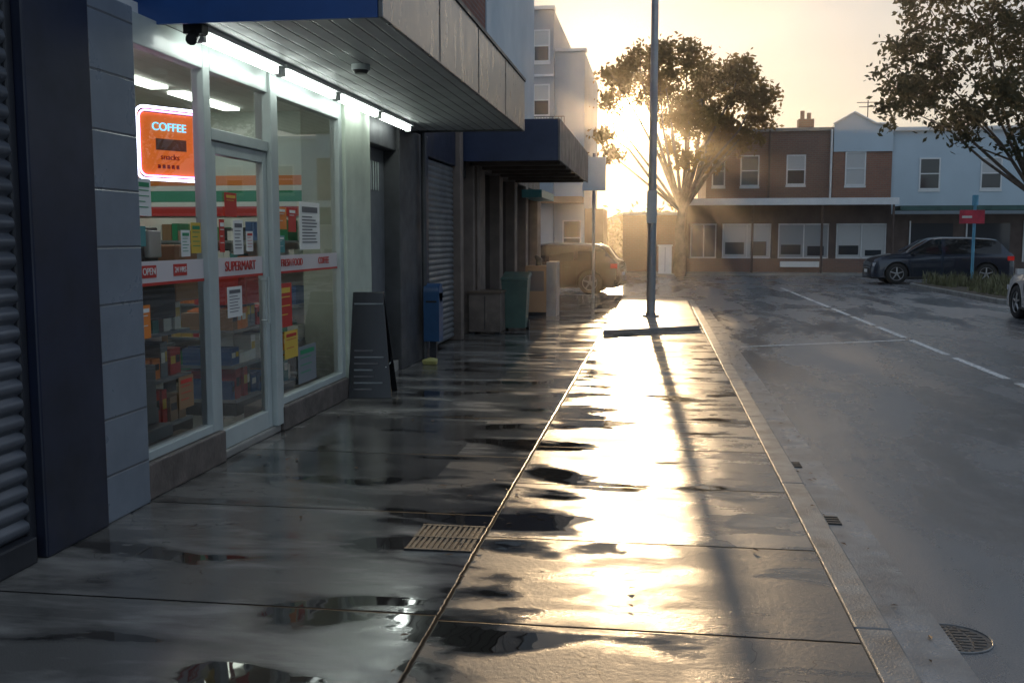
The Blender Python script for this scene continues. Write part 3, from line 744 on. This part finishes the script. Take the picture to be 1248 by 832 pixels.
# ------------------------------------------------------------------ STREET FURNITURE
m_galv=M('galvanised_steel',(.32,.33,.34),.45,metal=.4,var=.15)
pl=E('street_lamp',(-.10,19.0,.075))
b=B(); b.tube([(0,0,0),(0,0,4),(0,0,8.5)],[.085,.072,.055],m_galv,20); b.cyl(0,0,0,.03,.16,m_galv,20)
for i in range(4): b.cyl(.115*math.cos(i*1.57+.78),.115*math.sin(i*1.57+.78),.03,.06,.014,m_dark,8)
b.tube([(0,0,8.4),(.5,0,8.75),(1.4,0,8.9)],[.045,.04,.035],m_galv,10); b.box(1.35,1.95,-.12,.12,8.83,8.95,m_galv)
b.box(-.10,.09,-.12,-.085,1.75,2.35,m_alu); b.build('pole',pl,.0)
ws=E('shop_sign',(-1.62,25.8,0)); b=B(); b.tube([(0,0,0),(0,0,3.7)],.04,m_galv,12); b.box(-.30,.30,-.06,.06,2.75,3.6,m_white); b.build('sign_and_post',ws,.006)
ec=E('electrical_cabinet',(.35,43.6,0)); 
slab('base',[(-.4,-.4),(.4,-.4),(.4,.4),(-.4,.4)],-.1,.02,m_conc,.01,ec)
b=B(); b.box(-.28,.28,-.2,.2,.02,1.2,m_white); b.box(-.32,.32,-.24,.24,1.2,1.26,m_white); b.box(-.01,.01,-.205,-.2,.1,1.15,m_tx); b.build('cabinet',ec,.01)
sn=E('street_sign',(10.55,35.6,.03)); m_sb=M('blue_sign_post',(.12,.38,.55),.4); m_rs=M('red_sign',(.60,.05,.09),.4)
b=B(); b.tube([(0,0,0),(0,0,2.75)],.05,m_sb,12); b.cyl(0,0,2.6,2.95,.10,m_sb,12); b.box(-.5,.3,-.075,-.055,2.0,2.45,m_rs); b.box(-.42,-.1,-.080,-.076,2.18,2.26,m_wp); b.build('sign_and_post',sn,.004)

af=E('a_frame_sign',(-2.80,9.5,0),R(8))
b=B()
def aframe(y0,y1,zt,wd,m):
    th=.02
    b.faces([(-wd,y0,0),(wd+.06,y0,0),(wd-.04,y1,zt),(-wd,y1,zt),(-wd,y0+th,0),(wd+.06,y0+th,0),(wd-.04,y1+th,zt),(-wd,y1+th,zt)],[(0,1,2,3),(7,6,5,4),(0,4,5,1),(1,5,6,2),(2,6,7,3),(3,7,4,0)],m)
m_gloss=MS('glossy_black_board',(.012,.012,.014),.15)
aframe(-.24,-.02,1.02,.18,m_gloss); aframe(.24,.02,1.02,.18,m_gloss)
b.build('panels',af,.004)
b=B()
for i in range(7):
    f=.08+i*.06; y=-.24+.22*f; z=f*1.02
    x1=.16-rnd.uniform(0,.14) if i%3 else .05
    b.box(-.13,x1,y-.008,y-.004,z,z+.014,m_gry if i%2 else m_tx)
b.box(-.14,.14,-.055,-.05,.90,.915,m_gry)
b.tube([(.18,-.18,.3),(.18,.18,.3)],.006,m_alu,6); b.build('chalk_lettering',af)

pbx=E('post_box',(-2.80,12.35,0)); m_pbx=M('post_box_blue',(.02,.07,.17),.35,var=.15)
b=B(); b.box(-.10,.10,-.12,.12,.25,.86,m_pbx); 
b.tube([(-.10,0,.86),(.10,0,.86)],.12,m_pbx,20); b.box(-.07,.07,-.122,-.118,.74,.765,m_blk)
b.box(-.04,.04,-.04,.04,0,.25,m_dark); b.build('box_and_stand',pbx,.012)
m_bag=MS('bag_plastic',(.35,.33,.12),.5)
tw=E('shopping_bag',(-2.74,11.9,0)); b=B(); b.faces([(-.08,-.05,0),(.08,-.05,0),(.08,.05,0),(-.08,.05,0),(-.10,-.06,.06),(.10,-.07,.05),(.08,.06,.07),(-.09,.05,.06),(0,0,.09)],[(3,2,1,0),(0,1,5,4),(1,2,6,5),(2,3,7,6),(3,0,4,7),(4,5,8),(5,6,8),(6,7,8),(7,4,8)],m_bag); b.build('bag',tw,.01)
pc=E('storage_box',(-2.72,16.05,0)); b=B(); b.box(-.28,.24,-.25,.3,.04,.66,m_brwn); b.box(-.30,.26,-.27,.32,.66,.70,m_cabr); b.box(-.28,-.2,-.2,-.1,0,.04,m_dark); b.box(.14,.22,-.2,-.1,0,.04,m_dark); b.box(-.02,-.01,-.256,-.25,.08,.62,m_dark); b.build('cabinet',pc,.01)
gb=E('wheelie_bin',(-2.32,16.5,0)); m_gb=M('bin_green',(.07,.12,.10),.4,var=.2)
b=B()
w0,w1=.17,.22
b.faces([(-w0,-w0,.06),(w0,-w0,.06),(w0,w0,.06),(-w0,w0,.06),(-w1,-w1-.02,.86),(w1,-w1-.02,.86),(w1,w1,.92),(-w1,w1,.92)],[(3,2,1,0),(4,5,6,7),(0,1,5,4),(1,2,6,5),(2,3,7,6),(3,0,4,7)],m_gb)
b.faces([(-.24,-.26,.862),(.24,-.26,.862),(.24,.24,.93),(-.24,.24,.93),(-.22,-.22,.90),(.22,-.22,.90),(.22,.2,.985),(-.22,.2,.985)],[(3,2,1,0),(4,5,6,7),(0,1,5,4),(1,2,6,5),(2,3,7,6),(3,0,4,7)],m_gb)
b.tube([(-.22,.28,.92),(.22,.28,.92)],.015,m_blk,8); b.tube([(-.2,.18,.09),(-.15,.18,.09)],.09,m_blk,16); b.tube([(.15,.18,.09),(.2,.18,.09)],.09,m_blk,16); b.build('bin_body',gb,.012)
kk=E('newspaper_stand',(-2.28,19.9,0)); b=B(); b.box(-.30,.12,-.25,.35,.08,1.0,m_tan); b.box(.122,.32,-.27,.37,.0,1.08,m_galv); b.box(-.30,.12,-.2,.3,0,.08,m_dark)
b.box(-.25,.07,-.256,-.251,.5,.9,m_tx); b.tube([(-.05,-.1,1.0),(-.05,-.1,1.12),(-.12,-.1,1.2)],[.07,.07,.03],m_blk,12); b.build('stand',kk,.015)

# ------------------------------------------------------------------ CARS
m_carglass=MS('car_glass',(.012,.014,.016),.04)
m_tyre=MS('tyre_rubber',(.018,.018,.018),.75); m_rim=NT('alloy_rim'); m_rim.pr(Base_Color=(.45,.45,.46),Roughness=.3,Metallic=.9); m_rim=m_rim.m
m_tail=ME('tail_lamp',(1,.03,.01),.12,(.4,.01,.01)); m_head=MS('head_lamp',(.55,.57,.6),.1); m_trim=MS('car_trim',(.02,.02,.02),.5)
def carpaint(name,c,rough=.25):
    t=NT(name); b=t.pr(Base_Color=c,Roughness=rough,Metallic=.35); b.inputs['Coat Weight'].default_value=.8; b.inputs['Coat Roughness'].default_value=.05; return t.m
def car(name,loc,rz,L,W,H,paint,wr=.34):
    C=E(name,loc,rz); h=L/2
    st=[(-1.0,.50,.46,.80,.34),(-.985,.60,.56,.90,.27),(-.95,.66,.62,.955,.20),(-.90,.70,.645,.98,.18),(-.80,.90,.65,.99,.18),(-.74,.955,.65,1,.18),(-.66,.975,.65,1,.18),(-.42,.995,.645,1,.18),(-.37,.998,.645,1,.18),(-.03,1.,.635,1,.18),(.02,1.,.63,1,.18),(.14,.975,.63,1,.18),(.20,.94,.63,1,.18),(.46,.70,.62,1,.18),(.52,.665,.615,1,.18),(.72,.63,.58,.99,.18),(.86,.585,.53,.97,.18),(.95,.52,.47,.92,.18),(.99,.42,.38,.84,.20),(1.0,.34,.30,.78,.24)]
    rings=[]; 
    for s_,tp,bt,wf,zs in st:
        hw=W/2*wf; x=s_*h; z=tp*H; zb=bt*H
        cab=(tp-bt)
        wt=hw*(.93-.55*min(.34,max(0,cab-.03)))
        zl=zs*1.0
        half=[(0,zl),(hw*.9,zl),(hw*.985,zl+.06),(hw*1.0,zl+(zb-zl)*.45),(hw*.985,zl+(zb-zl)*.78),(hw*.955,zb),(wt,z-.05*max(.25,min(1,cab*4))),(wt*.82,z-.008),(0,z+.012)]
        ring=[(x,y,zz) for y,zz in half]+[(x,-y,zz) for y,zz in half[1:-1][::-1]]
        rings.append(ring)
    n=len(rings[0]); bm=bmesh.new(); V=[[bm.verts.new(p) for p in r] for r in rings]
    mats=[paint,m_carglass,m_trim]
    glass_side={(4,5),(5,6),(6,7),(8,9),(10,11),(11,12),(12,13)}
    for i in range(len(V)-1):
        for k in range(n):
            k2=(k+1)%n
            f=bm.faces.new((V[i][k],V[i+1][k],V[i+1][k2],V[i][k2])); f.smooth=True
            kk=k if k<8 else n-1-k
            mi=0
            if kk==5 and (i,i+1) in glass_side: mi=1
            if kk in (6,7) and i in (12,): mi=1
            if kk in (7,) and i in (3,): mi=1
            if kk in (6,) and i in (12,3): mi=1
            if kk in (0,1): mi=2
            f.material_index=mi
    bm.faces.new(V[0]); bm.faces.new(V[-1][::-1]); bmesh.ops.recalc_face_normals(bm,faces=bm.faces)
    me=bpy.data.meshes.new('body'); bm.to_mesh(me); bm.free()
    for m in mats: me.materials.append(m)
    o=bpy.data.objects.new('body',me); scene.collection.objects.link(o)
    wx=(-.60*h,.64*h)
    me.materials.append(m_trim)
    cut=B()
    for x in wx:
        for sgn in (1,-1):
            cut.tube([(x,sgn*(W/2-.28),wr),(x,sgn*(W/2+.2),wr)],wr*1.17,m_trim,32,True,False)
    co_=cut.build('cutter'); 
    md=o.modifiers.new('b','BOOLEAN'); md.object=co_; md.operation='DIFFERENCE'; md.solver='EXACT'
    try: md.material_mode='TRANSFER'
    except Exception: pass
    bpy.context.view_layer.objects.active=o
    bpy.context.view_layer.update()
    bpy.ops.object.modifier_apply(modifier='b')
    bpy.data.objects.remove(co_,do_unlink=True)
    try:
        bpy.context.view_layer.objects.active=o; o.select_set(True); bpy.ops.object.shade_smooth_by_angle(angle=R(38)); o.select_set(False)
    except Exception as e: print(e)
    o.parent=C
    b=B()
    for x in wx:
        for sgn in (1,-1):
            yc=sgn*(W/2-.12)
            prof=[(-.10,wr*.66),(-.105,wr*.92),(-.08,wr),(.08,wr),(.105,wr*.92),(.10,wr*.66)]
            seg=28; vs=[];fs=[]
            for (dy,r) in prof:
                for k in range(seg):
                    a=2*math.pi*k/seg; vs.append((x+r*math.cos(a),yc+dy,wr+r*math.sin(a)))
            for i in range(len(prof)-1):
                for k in range(seg): fs.append((i*seg+k,i*seg+(k+1)%seg,(i+1)*seg+(k+1)%seg,(i+1)*seg+k))
            b.faces(vs,fs,m_tyre,True)
            yo=yc+sgn*.075
            b.tube([(x,yc+sgn*.02,wr),(x,yc+sgn*.03,wr)],wr*.65,m_blk,24)
            b.tube([(x+wr*.64*math.cos(R(a)),yo,wr+wr*.64*math.sin(R(a))) for a in range(0,361,15)],.014,m_rim,6,False)
            b.tube([(x,yc+sgn*.03,wr),(x,yo+sgn*.015,wr)],.06,m_rim,12)
            for k in range(5):
                a=R(90+72*k); 
                b.tube([(x+.04*math.cos(a),yo,wr+.04*math.sin(a)),(x+wr*.64*math.cos(a),yo-sgn*.01,wr+wr*.64*math.sin(a))],[.028,.022],m_rim,6)
    b.build('wheels',C)
    b=B()
    for sgn in (1,-1):
        b.box(-h*.985,-h*.91,sgn*W*.36-.10,sgn*W*.36+.10,H*.50,H*.59,m_tail); b.box(-h*.97,-h*.88,sgn*(W/2*.975)-.03,sgn*(W/2*.975)+.012,H*.51,H*.60,m_tail)
        b.box(h*.88,h*.975,sgn*W*.38-.13,sgn*W*.38+.13,H*.38,H*.45,m_head)
        y=sgn*W/2
        for xx in (-.42*h,.0,.42*h): b.box(xx-.004,xx+.004,y-.02,y+.002,.30,H*.50,m_trim)
        b.box(-.5*h,.52*h,y-.03,y+.004,.22,.27,m_trim)
        for xx in (-.30*h,.14*h): b.box(xx-.09,xx+.09,y-.015,y+.018,H*.52,H*.535,m_trim)
        b.box(.40*h-.05,.40*h+.08,y-sgn*.08-.08,y+sgn*.08+.08,H*.63,H*.70,paint)
        b.tube([(.13*h,sgn*W/2*.745,H*.955),(.20*h,sgn*W/2*.765,H*.925),(.47*h,sgn*W/2*.90,H*.69)],.022,paint,6)
    b.box(h*.96,h*1.005,-W*.25,W*.25,H*.22,H*.34,m_trim); b.box(h*1.0,h*1.012,-.24,.24,H*.24,H*.31,m_wp)
    b.box(-h*1.008,-h*.99,-.24,.24,H*.36,H*.43,m_wp); b.box(-h*1.01,-h*.96,-W*.40,W*.40,.28,.36,m_trim)
    b.build('lamps_and_trim',C,.006)
    return C
car('parked_car',(-3.15,30.3,-.10),R(174),4.35,1.78,1.50,carpaint('dark_bronze_paint',(.05,.035,.032)))
car('parked_suv',(10.1,38.3,-.10),R(180),4.9,1.86,1.68,carpaint('dark_blue_paint',(.014,.024,.045)),.37)
car('white_car',(8.20,20.35,-.10),R(90),4.4,1.80,1.48,carpaint('white_paint_car',(.70,.70,.70)))
print('done')
